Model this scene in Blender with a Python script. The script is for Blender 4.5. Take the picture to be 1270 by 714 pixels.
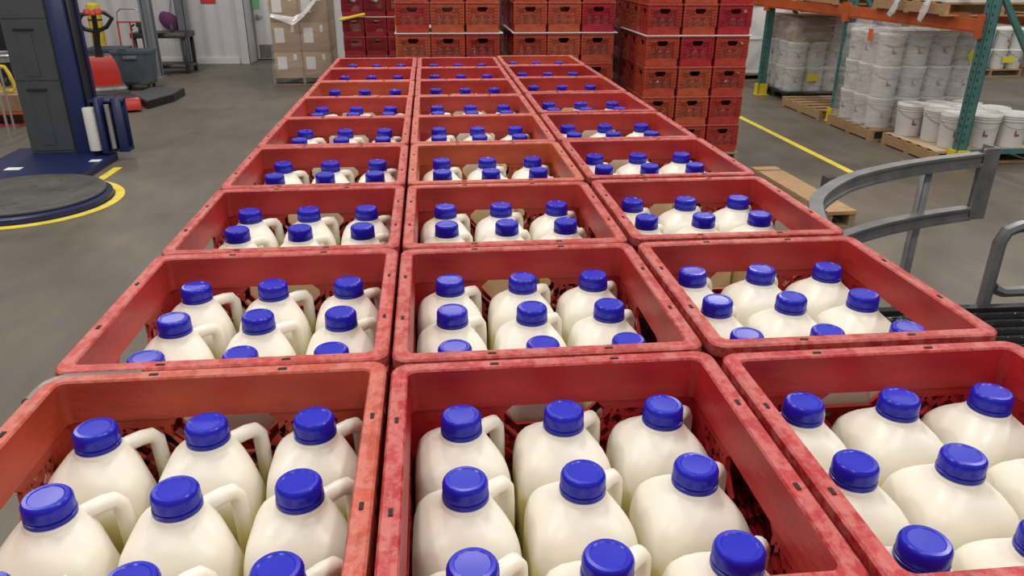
import bpy, math, random
from mathutils import Vector, Matrix
random.seed(7)
PI = math.pi
scene = bpy.context.scene
for o in list(bpy.data.objects): bpy.data.objects.remove(o)
C = scene.collection

# ------------------------------------------------------------------ camera
RIM = 1.525                       # height of the crate rims of the big block
cam_d = bpy.data.cameras.new('camera'); cam = bpy.data.objects.new('camera', cam_d); C.objects.link(cam)
F_PX, PITCH, YAW, ROLL = 943.7, .4048, .1052, .0051
cam_d.sensor_width = 36; cam_d.lens = F_PX/1270*36; cam_d.clip_start = .02; cam_d.clip_end = 100
fw = Vector((math.sin(YAW)*math.cos(PITCH), math.cos(YAW)*math.cos(PITCH), -math.sin(PITCH)))
rt = Vector((math.cos(YAW), -math.sin(YAW), 0)); up = rt.cross(fw)
rt2 = rt*math.cos(ROLL)+up*math.sin(ROLL); up2 = -rt*math.sin(ROLL)+up*math.cos(ROLL)
m = Matrix((rt2, up2, -fw)).transposed().to_4x4(); m.translation = Vector((-.118, -.6897, 1.9))
cam.matrix_world = m
scene.camera = cam
scene.view_settings.view_transform = 'Standard'; scene.view_settings.look = 'None'
scene.view_settings.exposure = 0.0; scene.view_settings.gamma = 1; scene.view_settings.use_curve_mapping = False

# ------------------------------------------------------------------ light
w = bpy.data.worlds.new('world'); scene.world = w; w.use_nodes = True
w.node_tree.nodes['Background'].inputs[0].default_value = (1, .97, .93, 1)
w.node_tree.nodes['Background'].inputs[1].default_value = .36
def area(x, y, z, sx, sy, p, col=(1, .96, .9)):
    l = bpy.data.lights.new('high_bay_light', 'AREA'); l.shape = 'RECTANGLE'; l.size = sx; l.size_y = sy; l.energy = p; l.color = col
    o = bpy.data.objects.new('high_bay_light', l); o.location = (x, y, z); C.objects.link(o); return o
for x, y in ((-5, 1), (-5, 6.5), (-5, 12), (0, 3.5), (5.2, -1), (5.2, 4), (4.2, 9.5), (9.5, 6), (9.5, 12)):
    area(x, y, 6.5, .28, .9, 120)
area(0, 10.2, 6.5, 1.6, 1.0, 85)
area(-.9, 1.2, 5.8, .25, .7, 60); area(1.6, -1.6, 5.8, .25, .7, 60); area(-1.8, -2.4, 5.8, .25, .7, 50)

# ------------------------------------------------------------------ materials
def mat(name, col, rough=.5, metal=0, spec=.5, var=0, scale=8, bump=0, col2=None, thr=None, objcol=False, sss=0, coat=0, stretch=None, bscale=None, wear=1):
    """principled material; var = noise amount in value; col2/thr = a second colour in noise patches"""
    M = bpy.data.materials.new(name); M.use_nodes = True; N = M.node_tree.nodes; L = M.node_tree.links
    b = N['Principled BSDF']; b.inputs['Roughness'].default_value = rough; b.inputs['Metallic'].default_value = metal
    b.inputs['Specular IOR Level'].default_value = spec; b.inputs['Coat Weight'].default_value = coat
    b.inputs['Base Color'].default_value = (*col, 1)
    if sss: b.inputs['Subsurface Weight'].default_value = sss; b.inputs['Subsurface Radius'].default_value = (.02, .016, .01); b.inputs['Subsurface Scale'].default_value = .6
    src = None
    if objcol:
        oi = N.new('ShaderNodeObjectInfo'); src = oi.outputs['Color']
    tc = N.new('ShaderNodeTexCoord'); mp = N.new('ShaderNodeMapping'); L.new(tc.outputs['Object'], mp.inputs[0])
    if stretch: mp.inputs['Scale'].default_value = stretch
    if var:
        n = N.new('ShaderNodeTexNoise'); n.inputs['Scale'].default_value = scale; n.inputs['Detail'].default_value = 5; L.new(mp.outputs[0], n.inputs[0])
        mr = N.new('ShaderNodeMapRange'); mr.inputs[1].default_value = .3; mr.inputs[2].default_value = .7; mr.inputs[3].default_value = 1-var; mr.inputs[4].default_value = 1+var; L.new(n.outputs[0], mr.inputs[0])
        mx = N.new('ShaderNodeVectorMath'); mx.operation = 'SCALE'
        if src: L.new(src, mx.inputs[0])
        else: mx.inputs[0].default_value = col
        L.new(mr.outputs[0], mx.inputs['Scale']); src = mx.outputs[0]
    if col2:
        n2 = N.new('ShaderNodeTexNoise'); n2.inputs['Scale'].default_value = scale*2.3; n2.inputs['Detail'].default_value = 8; n2.inputs['Roughness'].default_value = .7; L.new(mp.outputs[0], n2.inputs[0])
        r2 = N.new('ShaderNodeMapRange'); r2.inputs[1].default_value = thr; r2.inputs[2].default_value = thr+.12; r2.inputs[4].default_value = wear; L.new(n2.outputs[0], r2.inputs[0])
        mm = N.new('ShaderNodeMix'); mm.data_type = 'RGBA'; L.new(r2.outputs[0], mm.inputs[0])
        if src: L.new(src, mm.inputs[6])
        else: mm.inputs[6].default_value = (*col, 1)
        mm.inputs[7].default_value = (*col2, 1); src = mm.outputs[2]
    if src: L.new(src, b.inputs['Base Color'])
    if bump:
        n3 = N.new('ShaderNodeTexNoise'); n3.inputs['Scale'].default_value = bscale or scale*3; n3.inputs['Detail'].default_value = 4; L.new(mp.outputs[0], n3.inputs[0])
        bp = N.new('ShaderNodeBump'); bp.inputs['Strength'].default_value = bump; bp.inputs['Distance'].default_value = .01; L.new(n3.outputs[0], bp.inputs['Height']); L.new(bp.outputs[0], b.inputs['Normal'])
    return M

M = {}
M['crate'] = mat('crate_plastic', (.42, .03, .025), .40, spec=.35, var=.22, scale=9, objcol=True, stretch=(1, 1, 3), bump=.12, bscale=40)
M['rim'] = mat('crate_rim_plastic', (.42, .03, .025), .40, spec=.4, var=.12, scale=32, objcol=True, col2=(.62, .26, .22), thr=.44, bump=.12, bscale=120, wear=.34, stretch=(1, .8, 1))
M['hole'] = mat('dark_slot', (.015, .008, .008), .8)
M['guard'] = mat('grey_steel_band', (.16, .15, .14), .45, metal=.5, var=.2, scale=30)
M['cap'] = mat('blue_cap', (.007, .009, .43), .27, spec=.5)
M['capband'] = mat('blue_cap_band', (.006, .008, .30), .3)
M['code'] = mat('ink', (.12, .11, .10), .6)
M['white'] = mat('white_plastic', (.66, .645, .63), .38, var=.05, scale=5)
M['lid'] = mat('white_lid', (.80, .79, .77), .3)
M['yellow'] = mat('yellow_paint', (.75, .56, .03), .45, var=.12, scale=12)
M['tape'] = mat('floor_tape', (.78, .62, .06), .6, var=.15, scale=10)
M['wood'] = mat('pallet_wood', (.40, .25, .125), .75, var=.3, scale=6, stretch=(1, 12, 12), bump=.2)
M['woodold'] = mat('weathered_pallet_wood', (.30, .23, .15), .8, var=.3, scale=6, stretch=(12, 1, 12), bump=.2)
M['card'] = mat('cardboard', (.34, .225, .13), .75, var=.08, scale=4)
M['cardpale'] = mat('pale_cardboard', (.50, .38, .24), .8, var=.08, scale=4)
M['paper'] = mat('white_paper', (.8, .8, .78), .6)
M['teal'] = mat('teal_rack_paint', (.055, .16, .15), .45, var=.2, scale=10)
M['orange'] = mat('orange_beam_paint', (.50, .10, .025), .45, var=.18, scale=7)
M['blue'] = mat('wrapper_blue_paint', (.008, .014, .080), .38, var=.15, scale=8)
M['brightblue'] = mat('bright_blue_paint', (.02, .10, .42), .4)
M['grey'] = mat('charcoal_panel', (.062, .068, .075), .5, var=.1, scale=5)
M['turn'] = mat('worn_turntable_steel', (.105, .10, .095), .5, metal=.2, var=.35, scale=3.5, col2=(.045, .043, .04), thr=.56)
M['black'] = mat('black_plastic', (.014, .014, .016), .4, var=.2, scale=9)
M['blackwet'] = mat('glossy_black_roller', (.012, .012, .013), .10, metal=.6, var=.3, scale=20, bump=.35, bscale=30)
M['red'] = mat('red_enamel', (.55, .03, .02), .3, coat=.4)
M['redtube'] = mat('red_tube_paint', (.50, .06, .04), .4)
M['bin'] = mat('slate_bin_plastic', (.085, .11, .135), .5, var=.12, scale=6)
M['steel'] = mat('grey_steel', (.20, .205, .215), .42, metal=.55, var=.2, scale=12, bump=.06)
M['steellight'] = mat('bright_steel', (.5, .5, .5), .3, metal=.7)
M['greypaint'] = mat('grey_column_paint', (.23, .25, .28), .55, var=.08)
M['purple'] = mat('purple_fabric', (.13, .025, .11), .7, var=.2, scale=30)
M['signred'] = mat('sign_red', (.50, .03, .03), .5)
M['sticker'] = mat('yellow_sticker', (.75, .68, .05), .5)
M['brown'] = mat('brown_mark', (.28, .09, .035), .6)
M['orangetag'] = mat('orange_tag', (.80, .12, .03), .5)
M['green'] = mat('green_reflection', (.22, .52, .26), .2)
M['darkwood'] = mat('dark_brown_block', (.045, .03, .028), .7)
M['clear'] = mat('clear_bottle_plastic', (.42, .36, .37), .12, spec=.8, var=.3, scale=20)
M['doorp'] = mat('door_paint', (.56, .57, .58), .45, var=.05)

def milk_mat():
    X = mat('milk_jug_plastic', (.80, .77, .66), .36, spec=.45, sss=.25)
    N = X.node_tree.nodes; L = X.node_tree.links; b = N['Principled BSDF']
    tc = N.new('ShaderNodeTexCoord'); sp = N.new('ShaderNodeSeparateXYZ'); L.new(tc.outputs['Object'], sp.inputs[0])
    mr = N.new('ShaderNodeMapRange'); mr.inputs[1].default_value = .170; mr.inputs[2].default_value = .186; L.new(sp.outputs[2], mr.inputs[0])
    mm = N.new('ShaderNodeMix'); mm.data_type = 'RGBA'; L.new(mr.outputs[0], mm.inputs[0])
    mm.inputs[6].default_value = (.80, .72, .38, 1); mm.inputs[7].default_value = (.80, .755, .655, 1); L.new(mm.outputs[2], b.inputs['Base Color'])
    n = N.new('ShaderNodeTexNoise'); n.inputs['Scale'].default_value = 26; L.new(tc.outputs['Object'], n.inputs[0])
    bp = N.new('ShaderNodeBump'); bp.inputs['Strength'].default_value = .12; bp.inputs['Distance'].default_value = .01; L.new(n.outputs[0], bp.inputs['Height']); L.new(bp.outputs[0], b.inputs['Normal'])
    return X
M['milk'] = milk_mat()

def film_mat(name, dens, col=(.8, .78, .78)):
    X = bpy.data.materials.new(name); X.use_nodes = True; N = X.node_tree.nodes; L = X.node_tree.links
    b = N['Principled BSDF']; out = N['Material Output']; b.inputs['Base Color'].default_value = (*col, 1); b.inputs['Roughness'].default_value = .18
    b.inputs['Specular IOR Level'].default_value = .8
    t = N.new('ShaderNodeBsdfTransparent'); mx = N.new('ShaderNodeMixShader'); L.new(t.outputs[0], mx.inputs[1]); L.new(b.outputs[0], mx.inputs[2]); L.new(mx.outputs[0], out.inputs[0])
    tc = N.new('ShaderNodeTexCoord'); mp = N.new('ShaderNodeMapping'); mp.inputs['Scale'].default_value = (1.2, 1.2, 5); L.new(tc.outputs['Object'], mp.inputs[0])
    n = N.new('ShaderNodeTexNoise'); n.inputs['Scale'].default_value = 3; n.inputs['Detail'].default_value = 7; n.inputs['Distortion'].default_value = .8; L.new(mp.outputs[0], n.inputs[0])
    mr = N.new('ShaderNodeMapRange'); mr.inputs[1].default_value = .35; mr.inputs[2].default_value = .75; mr.inputs[3].default_value = dens*.5; mr.inputs[4].default_value = min(1, dens*1.9); L.new(n.outputs[0], mr.inputs[0]); L.new(mr.outputs[0], mx.inputs[0])
    bp = N.new('ShaderNodeBump'); bp.inputs['Strength'].default_value = .5; bp.inputs['Distance'].default_value = .015; L.new(n.outputs[0], bp.inputs['Height']); L.new(bp.outputs[0], b.inputs['Normal'])
    return X
M['film'] = film_mat('stretch_film', .29)
M['filmthin'] = film_mat('thin_stretch_film', .13)
M['filmthick'] = film_mat('bunched_film', .75)

def floor_mat():
    X = bpy.data.materials.new('worn_concrete'); X.use_nodes = True; N = X.node_tree.nodes; L = X.node_tree.links; b = N['Principled BSDF']
    tc = N.new('ShaderNodeTexCoord')
    def noise(s, d, dist=0, sc=(1, 1, 1)):
        mp = N.new('ShaderNodeMapping'); mp.inputs['Scale'].default_value = sc; L.new(tc.outputs['Object'], mp.inputs[0])
        n = N.new('ShaderNodeTexNoise'); n.inputs['Scale'].default_value = s; n.inputs['Detail'].default_value = d; n.inputs['Distortion'].default_value = dist; L.new(mp.outputs[0], n.inputs[0]); return n.outputs[0]
    cr = N.new('ShaderNodeValToRGB'); e = cr.color_ramp.elements
    e[0].position = .30; e[0].color = (.078, .065, .049, 1); e[1].position = .72; e[1].color = (.185, .158, .122, 1)
    k = cr.color_ramp.elements.new(.5); k.color = (.125, .106, .081, 1)
    mx = N.new('ShaderNodeMath'); mx.operation = 'ADD'; m1 = N.new('ShaderNodeMath'); m1.operation = 'MULTIPLY'; m1.inputs[1].default_value = .7; m2 = N.new('ShaderNodeMath'); m2.operation = 'MULTIPLY'; m2.inputs[1].default_value = .3
    L.new(noise(.55, 6, 1.0), m1.inputs[0]); L.new(noise(6, 8, .3, (1, .35, 1)), m2.inputs[0]); L.new(m1.outputs[0], mx.inputs[0]); L.new(m2.outputs[0], mx.inputs[1]); L.new(mx.outputs[0], cr.inputs[0])
    L.new(cr.outputs[0], b.inputs['Base Color'])
    rr = N.new('ShaderNodeMapRange'); rr.inputs[3].default_value = .38; rr.inputs[4].default_value = .62; L.new(noise(1.3, 5, .5), rr.inputs[0]); L.new(rr.outputs[0], b.inputs['Roughness'])
    bp = N.new('ShaderNodeBump'); bp.inputs['Strength'].default_value = .15; bp.inputs['Distance'].default_value = .01; L.new(noise(14, 6), bp.inputs['Height']); L.new(bp.outputs[0], b.inputs['Normal'])
    return X
M['floor'] = floor_mat()
def wall_mat(name, col, ribs):
    X = mat(name, col, .5, var=.06, scale=1.5, col2=tuple(c*.72 for c in col), thr=.68)
    if ribs:
        N = X.node_tree.nodes; L = X.node_tree.links; b = N['Principled BSDF']
        tc = N.new('ShaderNodeTexCoord'); wv = N.new('ShaderNodeTexWave'); wv.inputs['Scale'].default_value = 1.1; wv.bands_direction = 'X'; L.new(tc.outputs['Object'], wv.inputs[0])
        bp = N.new('ShaderNodeBump'); bp.inputs['Strength'].default_value = .6; bp.inputs['Distance'].default_value = .05; L.new(wv.outputs[0], bp.inputs['Height']); L.new(bp.outputs[0], b.inputs['Normal'])
    return X
M['wall'] = wall_mat('white_wall_panel', (.66, .65, .65), False)
M['wallrib'] = wall_mat('ribbed_wall_panel', (.60, .59, .61), True)

# ------------------------------------------------------------------ mesh helpers
class MB:
    def __init__(s): s.v = []; s.f = []; s.mi = []; s.m = 0
    def add(s, vs, fs):
        b = len(s.v); s.v += [tuple(v) for v in vs]; s.f += [tuple(i+b for i in f) for f in fs]; s.mi += [s.m]*len(fs); return s
    def box(s, x0, y0, z0, x1, y1, z1):
        vs = [(x, y, z) for z in (z0, z1) for y in (y0, y1) for x in (x0, x1)]
        return s.add(vs, [(0, 2, 3, 1), (4, 5, 7, 6), (0, 1, 5, 4), (2, 6, 7, 3), (0, 4, 6, 2), (1, 3, 7, 5)])
    def cbox(s, x0, y0, z0, x1, y1, z1, c=.01):
        """box with chamfered vertical and top edges"""
        lp = lambda i, z: [(x0+i+c, y0+i, z), (x1-i-c, y0+i, z), (x1-i, y0+i+c, z), (x1-i, y1-i-c, z), (x1-i-c, y1-i, z), (x0+i+c, y1-i, z), (x0+i, y1-i-c, z), (x0+i, y0+i+c, z)]
        return s.loft([lp(0, z0), lp(0, z1-c), lp(c*.7, z1)])
    def bar(s, a, b, w, t, upv=(0, 0, 1)):
        a = Vector(a); b = Vector(b); d = (b-a).normalized(); u = Vector(upv); sd = d.cross(u)
        if sd.length < 1e-4: sd = d.cross(Vector((1, 0, 0)))
        sd.normalize(); u = sd.cross(d).normalized(); vs = []
        for p in (a, b):
            for i, j in ((-1, -1), (1, -1), (1, 1), (-1, 1)): vs.append(p+sd*(i*w/2)+u*(j*t/2))
        return s.add(vs, [(0, 3, 2, 1), (4, 5, 6, 7), (0, 1, 5, 4), (1, 2, 6, 5), (2, 3, 7, 6), (3, 0, 4, 7)])
    def loft(s, loops, cap0=True, cap1=True, closed=True):
        n = len(loops[0]); vs = [p for l in loops for p in l]; fs = []
        for i in range(len(loops)-1):
            for j in range(n if closed else n-1):
                k = (j+1) % n; fs.append((i*n+j, i*n+k, (i+1)*n+k, (i+1)*n+j))
        if cap0: fs.append(tuple(reversed(range(n))))
        if cap1: fs.append(tuple(range((len(loops)-1)*n, len(loops)*n)))
        return s.add(vs, fs)
    def lathe(s, prof, n=24, c=(0, 0, 0), cap0=True, cap1=True):
        return s.loft([[(c[0]+r*math.cos(2*PI*i/n), c[1]+r*math.sin(2*PI*i/n), c[2]+z) for i in range(n)] for r, z in prof], cap0, cap1)
    def tube(s, pts, r, n=8, flat=1.0, cap=True):
        pts = [Vector(p) for p in pts]; loops = []; prev = None
        for i, p in enumerate(pts):
            d = (pts[min(i+1, len(pts)-1)]-pts[max(i-1, 0)]).normalized()
            if prev is None:
                u = Vector((0, 0, 1)) if abs(d.z) < .9 else Vector((1, 0, 0))
            else: u = prev
            sd = d.cross(u).normalized(); u = sd.cross(d).normalized(); prev = u
            rr = r[i] if isinstance(r, (list, tuple)) else r
            loops.append([p+sd*(rr*math.cos(2*PI*k/n))+u*(rr*flat*math.sin(2*PI*k/n)) for k in range(n)])
        return s.loft(loops, cap, cap)
    def prism(s, poly, z0, z1):
        return s.loft([[(x, y, z0) for x, y in poly], [(x, y, z1) for x, y in poly]])
    def tf(s, mtx, start=0):
        s.v = s.v[:start]+[tuple(mtx @ Vector(v)) for v in s.v[start:]]; return s
    def mesh(s, name, m, smooth=True, ang=40):
        me = bpy.data.meshes.new(name); me.from_pydata(s.v, [], s.f)
        for q in (m if isinstance(m, (list, tuple)) else [m]): me.materials.append(q)
        if any(s.mi): me.polygons.foreach_set('material_index', s.mi)
        me.update()
        if smooth: me.shade_smooth(); me.set_sharp_from_angle(angle=math.radians(ang))
        return me
    def build(s, name, m, parent=None, **k):
        o = bpy.data.objects.new(name, s.mesh(name, m, **k)); C.objects.link(o)
        if parent is not None: o.parent = parent
        return o

def tag(o, label=None, cat=None, group=None, kind=None):
    for k, v in (('label', label), ('category', cat), ('group', group), ('kind', kind)):
        if v: o[k] = v
    return o
def thing(name, loc=(0, 0, 0), rz=0, label=None, cat=None, group=None):
    o = bpy.data.objects.new(name, None); o.empty_display_size = .05; C.objects.link(o); o.location = loc; o.rotation_euler = (0, 0, rz)
    return tag(o, label, cat, group)
def copy_tree(o, parent=None):
    c = o.copy(); C.objects.link(c)
    if parent is not None: c.parent = parent; c.matrix_parent_inverse = o.matrix_parent_inverse
    for ch in kids[o.name] if parent is None else []: copy_tree(ch, c)
    return c
kids = {}
def reg(o): kids[o.name] = list(o.children_recursive) if False else [x for x in C.objects if x.parent == o]; return o
def place(proto, loc, rz=0, label=None, cat=None, group=None, color=None, tilt=None):
    """the first placement moves the prototype itself, later ones copy it with its parts"""
    if not proto.get('_used'):
        reg(proto); proto['_used'] = 1; o = proto; ks = kids[proto.name]
    else:
        o = proto.copy(); C.objects.link(o); ks = []
        for ch in kids[proto.name]:
            c = ch.copy(); C.objects.link(c); c.parent = o; ks.append(c)
            for g in [x for x in ch.children]:
                d = g.copy(); C.objects.link(d); d.parent = c
    o.location = loc; o.rotation_euler = (tilt[0] if tilt else 0, tilt[1] if tilt else 0, rz)
    for k in ('label', 'category', 'group'):
        if k in o: del o[k]
    tag(o, label, cat, group)
    if color:
        o.color = (*color, 1)
        for k in ks: k.color = (*color, 1)
    return o
def struct(name, mb, m, **k): return tag(mb.build(name, m, **k), kind='structure')

# ------------------------------------------------------------------ the room
struct('floor', MB().box(-14, -6, -.1, 18, 20, 0), M['floor'], smooth=False)
wl = MB().box(-12, 15.6, 0, -3.78, 15.75, 5); struct('wall_back', wl, M['wallrib'], smooth=False)
wl = MB().box(-3.93, 15.75, 0, -3.78, 16.3, 5); struct('wall_doorway', wl, M['wall'], smooth=False)
wl = MB().box(-3.78, 16.3, 0, 5.4, 16.45, 5); struct('wall_rear', wl, M['wall'], smooth=False)
wl = MB().box(5.4, 19.3, 0, 18, 19.45, 5); struct('wall_far', wl, M['wall'], smooth=False)
wl = MB().box(-12.15, -6, 0, -12, 15.75, 5); struct('wall_left', wl, M['wall'], smooth=False)
tr = MB().box(-3.78, 15.55, 0, -3.70, 16.3, 4.9).box(-3.84, 15.52, 0, -3.70, 15.6, 4.9); struct('trim_1', tr, M['doorp'], smooth=False)
struct('baseboard_back', MB().box(-12, 15.56, 0, -3.9, 15.6, .12), M['wall'], smooth=False)
d = struct('door_1', MB().cbox(-3.66, 16.22, .02, -2.62, 16.3, 2.3, .006), M['doorp'])
MB().box(-3.62, 16.21, .04, -2.66, 16.22, .30).build('kick_plate', M['steel'], d, smooth=False)
MB().cbox(-3.60, 16.14, .83, -3.48, 16.17, .86, .008).cbox(-3.61, 16.14, .80, -3.57, 16.22, .89, .008).build('door_handle', M['steel'], d)
MB().box(-3.66, 16.205, 1.0, -3.52, 16.22, 1.9).build('door_window', M['green'], d, smooth=False)
struct('dark_gap_backdrop', MB().cbox(-.6, 16.2, 0, 5.2, 16.3, 3.6, .01), M['black'])  # black sheet added behind the crate stacks, standing in for shade in their gaps
col = MB()
for xx in (-4.98, -4.84): col.box(xx, 13.55, 0, xx+.03, 13.75, 4.6)
col.box(-4.98, 13.64, 0, -4.81, 13.67, 4.6).box(-5.02, 13.5, 0, -4.77, 13.8, .02)
struct('trim_2', col, M['greypaint'], smooth=False)
tag(MB().cbox(-4.50, 15.585, 1.13, -4.22, 15.6, 1.36, .004).build('wall_sign', M['signred']), 'small red sign high on the white wall left of the door', 'sign')

struct('trim_3', MB().box(-4.93, 15.36, 0, -4.78, 15.37, 4.6).box(-4.93, 15.36, 0, -4.92, 15.5, 4.6).box(-4.79, 15.36, 0, -4.78, 15.5, 4.6), M['greypaint'], smooth=False)
# floor markings
fl = MB().box(3.95, 6.28, .001, 4.03, 14, .004)
tag(fl.build('floor_line', M['tape'], smooth=False), 'straight yellow line on the concrete floor along the storage racks', 'floor line')
TC = (-3.57, 5.94)
ar = MB(); vs = []; n = 60; a0, a1 = math.radians(-190), math.radians(60)
for i in range(n+1):
    a = a0+(a1-a0)*i/n
    for r in (.68, .755): vs += [(TC[0]+r*math.cos(a), TC[1]+r*math.sin(a), .001), (TC[0]+r*math.cos(a), TC[1]+r*math.sin(a), .004)]
ar.loft([[vs[4*i], vs[4*i+2], vs[4*i+3], vs[4*i+1]] for i in range(n+1)])
ar.box(-3.28, 6.58, .001, -3.20, 7.1, .004)
tag(ar.build('floor_line', M['tape'], smooth=False), 'curved yellow line on the floor ringing the round turntable', 'floor line')

# ------------------------------------------------------------------ milk crate
CR_H = .278; HW = .1655        # outer half width
def rr(o, z, n=5):
    h = HW-o; R = max(.016-o*.45, .007); pts = []
    for q, (sx, sy) in enumerate(((1, 1), (-1, 1), (-1, -1), (1, -1))):
        cx, cy = sx*(h-R), sy*(h-R)
        for k in range(n+1):
            a = q*PI/2+k*PI/2/n; pts.append((cx+R*math.cos(a), cy+R*math.sin(a), z))
    return pts
def crate_rim():
    T = CR_H; prof = [(0, T-.014), (0, T-.002), (.002, T), (.009, T-.0006), (.0150, T), (.0165, T-.002), (.0180, T-.045), (.0115, T-.045), (.0115, T-.014), (0, T-.014)]
    b = MB()
    for k in range(len(prof)-1):
        b.m = 0 if k < 5 else 1; b.loft([rr(o, z) for o, z in prof[k:k+2]], False, False)
    b.m = 2
    for k in range(4):          # dark slots moulded into the top of the rim
        m4 = Matrix.Rotation(k*PI/2, 4, 'Z')
        for sg in (-1, 1):
            st_ = len(b.v); b.box(sg*.062-.0042, HW-.0100, T-.0012, sg*.062+.0042, HW-.0066, T+.0003); b.tf(m4, st_)
    return b
def crate_base():
    prof = [(.014, .0001), (.0090, .002), (.0090, .07), (.012, .072), (.0170, .072), (.0170, .004), (.014, .0001)]
    b = MB().loft([rr(o, z) for o, z in prof], False, False)
    for i in range(-4, 5):
        b.box(i*.031-.006, -.142, .001, i*.031+.006, .142, .008); b.box(-.142, i*.031-.006, .0015, .142, i*.031+.006, .0075)
    return b
def in_handle(u, w):       # w = depth below the rim
    if not .044 < w < .092: return False
    return abs(u) < (.054 if w < .070 else .054-(w-.070)*.9)
def crate_wall():
    """the wall at +y, between top band and bottom band: corner posts, ribs, diagonal lattice and handle hole"""
    b = MB(); T = CR_H; y0, y1 = HW-.0165, HW-.0115
    W = .112
    for s in (-1, 1):
        x0, x1 = sorted((s*W, s*(HW-.0165)))
        b.box(x0, y0, .070, x1, y1, T-.044)
        x0, x1 = sorted((s*.054, s*W)); b.box(x0, y0, T-.056, x1, y1, T-.044)
        for z in (.088, .116, .144, .172, .200, .226):                     # outside ribs on the corner posts
            x0, x1 = sorted((s*(W+.002), s*(HW-.008))); b.box(x0, y1-.001, z, x1, HW-.0035, z+.007)
        x0, x1 = sorted((s*(HW-.020), s*(HW-.009))); b.box(x0, y1-.001, .07, x1, HW-.005, T-.014)
        x0, x1 = sorted((s*W, s*(W+.004))); b.box(x0, y1-.001, .07, x1, HW-.005, T-.05)
        # rounding in the handle's top corners
        b.add([(s*.054, y0, T-.045), (s*.043, y0, T-.045), (s*.054, y0, T-.056), (s*.054, y1, T-.045), (s*.043, y1, T-.045), (s*.054, y1, T-.056)], [(0, 1, 2), (3, 5, 4), (1, 4, 5, 2)])
    ym = (y0+y1)/2
    def seg(a, c, wd=.0055): b.bar((a[0], ym, T-a[1]), (c[0], ym, T-c[1]), .0052, wd, (0, 0, 1))
    def bar2(a, c, wd): # keep the depth along y
        A = Vector((a[0], ym, T-a[1])); B = Vector((c[0], ym, T-c[1])); d = (B-A).normalized(); b.bar(A, B, wd, .0052, (0, 1, 0))
    hx = [(-.056, .056), (-.056, .072), (-.037, .095), (.037, .095), (.056, .072), (.056, .056)]
    for p, q_ in zip(hx, hx[1:]): bar2(p, q_, .007)
    stp = .0275
    for sgn in (1, -1):
        k = -.40
        while k < .40:
            run = None; n = 80; pts = []
            for i in range(n+1):
                w_ = .056+(.207-.056)*i/n; u = sgn*(w_-.056)+k
                ok = abs(u) < W and not in_handle(u, w_)
                if ok: pts.append((u, w_))
                if (not ok or i == n) and pts:
                    if len(pts) > 3: bar2(pts[0], pts[-1], .0062)
                    pts = []
            k += stp
    for w_ in (.112, .160): bar2((-W, w_), (W, w_), .0062)
    return b
rim_me = crate_rim(); wall_me = crate_wall().mesh('side_wall', M['crate'], smooth=False)
crate = thing('milk_crate')
rim_me.build('rim', [M['rim'], M['crate'], M['hole']], crate)
crate_base().build('base', M['crate'], crate)
for k in range(4):
    o = bpy.data.objects.new('side_wall', wall_me); C.objects.link(o); o.parent = crate; o.rotation_euler = (0, 0, k*PI/2)
crate_plain = MB()          # the same crate as one mesh, for the ones buried in the stacks
for src in (crate_rim(), crate_base()): crate_plain.add(src.v, src.f)
for k in range(4):
    t_ = crate_wall().tf(Matrix.Rotation(k*PI/2, 4, 'Z')); crate_plain.add(t_.v, t_.f)
plain_me = crate_plain.mesh('milk_crate', M['crate'], smooth=False)
def plain(loc, label, group, color):
    o = bpy.data.objects.new('milk_crate', plain_me); C.objects.link(o); o.location = loc; o.color = (*color, 1)
    return tag(o, label, 'crate', group)

# ------------------------------------------------------------------ milk jug
def jug_body():
    N = 40; loops = []
    #      z, half width, exponent, corner cut
    prof = [(0, .040, 5, 0), (.003, .0443, 5.5, 0), (.010, .0466, 6, 0), (.080, .0468, 7, 0), (.100, .0468, 7, 0), (.112, .0468, 7, .10), (.124, .0468, 7, .24), (.142, .0468, 7, .33),
            (.158, .0468, 7, .36), (.172, .0468, 6.6, .36), (.184, .0464, 5.8, .37), (.194, .0453, 5.1, .38), (.202, .0435, 4.6, .38), (.2085, .0400, 4.0, .36), (.214, .0352, 3.4, .31), (.2185, .0298, 2.8, .22), (.2220, .0252, 2.4, .11),
            (.2248, .0222, 2.1, .02), (.2265, .0208, 2, 0), (.2290, .0204, 2, 0), (.230, .0185, 2, 0), (.235, .0175, 2, 0)]
    for z, a, n, cut in prof:
        lp = []
        for i in range(N):
            th = 2*PI*i/N; r = a/((abs(math.cos(th))**n+abs(math.sin(th))**n)**(1/n))
            dth = (th-PI/4+PI) % (2*PI)-PI
            wd = .42+.42*min(1, max(0, (z-.160)/.045)); r *= 1-cut*math.exp(-(dth/wd)**2)
            lp.append((r*math.cos(th), r*math.sin(th), z))
        loops.append(lp)
    return MB().loft(loops)
def jug_handle():
    d = Vector((1, 1, 0)).normalized(); P_ = [(.015, .2165), (.026, .2180), (.038, .2178), (.0475, .2160), (.0525, .2090), (.0535, .195), (.0540, .172), (.0545, .150), (.0535, .130), (.050, .116), (.046, .106)]
    pts = [d*a+Vector((0, 0, z)) for a, z in P_]
    return MB().tube(pts, [.0078, .0080, .0080, .0080, .0080, .0080, .0078, .0078, .0080, .0084, .0078], 12, .92)
def jug_cap():
    b = MB(); n = 72; z0 = .2365
    def ring(r, z, kn=0): return [((r+(kn if i % 2 else 0))*math.cos(2*PI*i/n), (r+(kn if i % 2 else 0))*math.sin(2*PI*i/n), z) for i in range(n)]
    return b.loft([ring(.0150, z0-.002), ring(.0188, z0-.002), ring(.0190, z0-.0005, .0004), ring(.0189, z0+.0088, .0004), ring(.0181, z0+.0112), ring(.0168, z0+.0125), ring(.0138, z0+.0127), ring(.0130, z0+.0121), ring(.004, z0+.0119), ring(.001, z0+.0119)])
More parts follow.
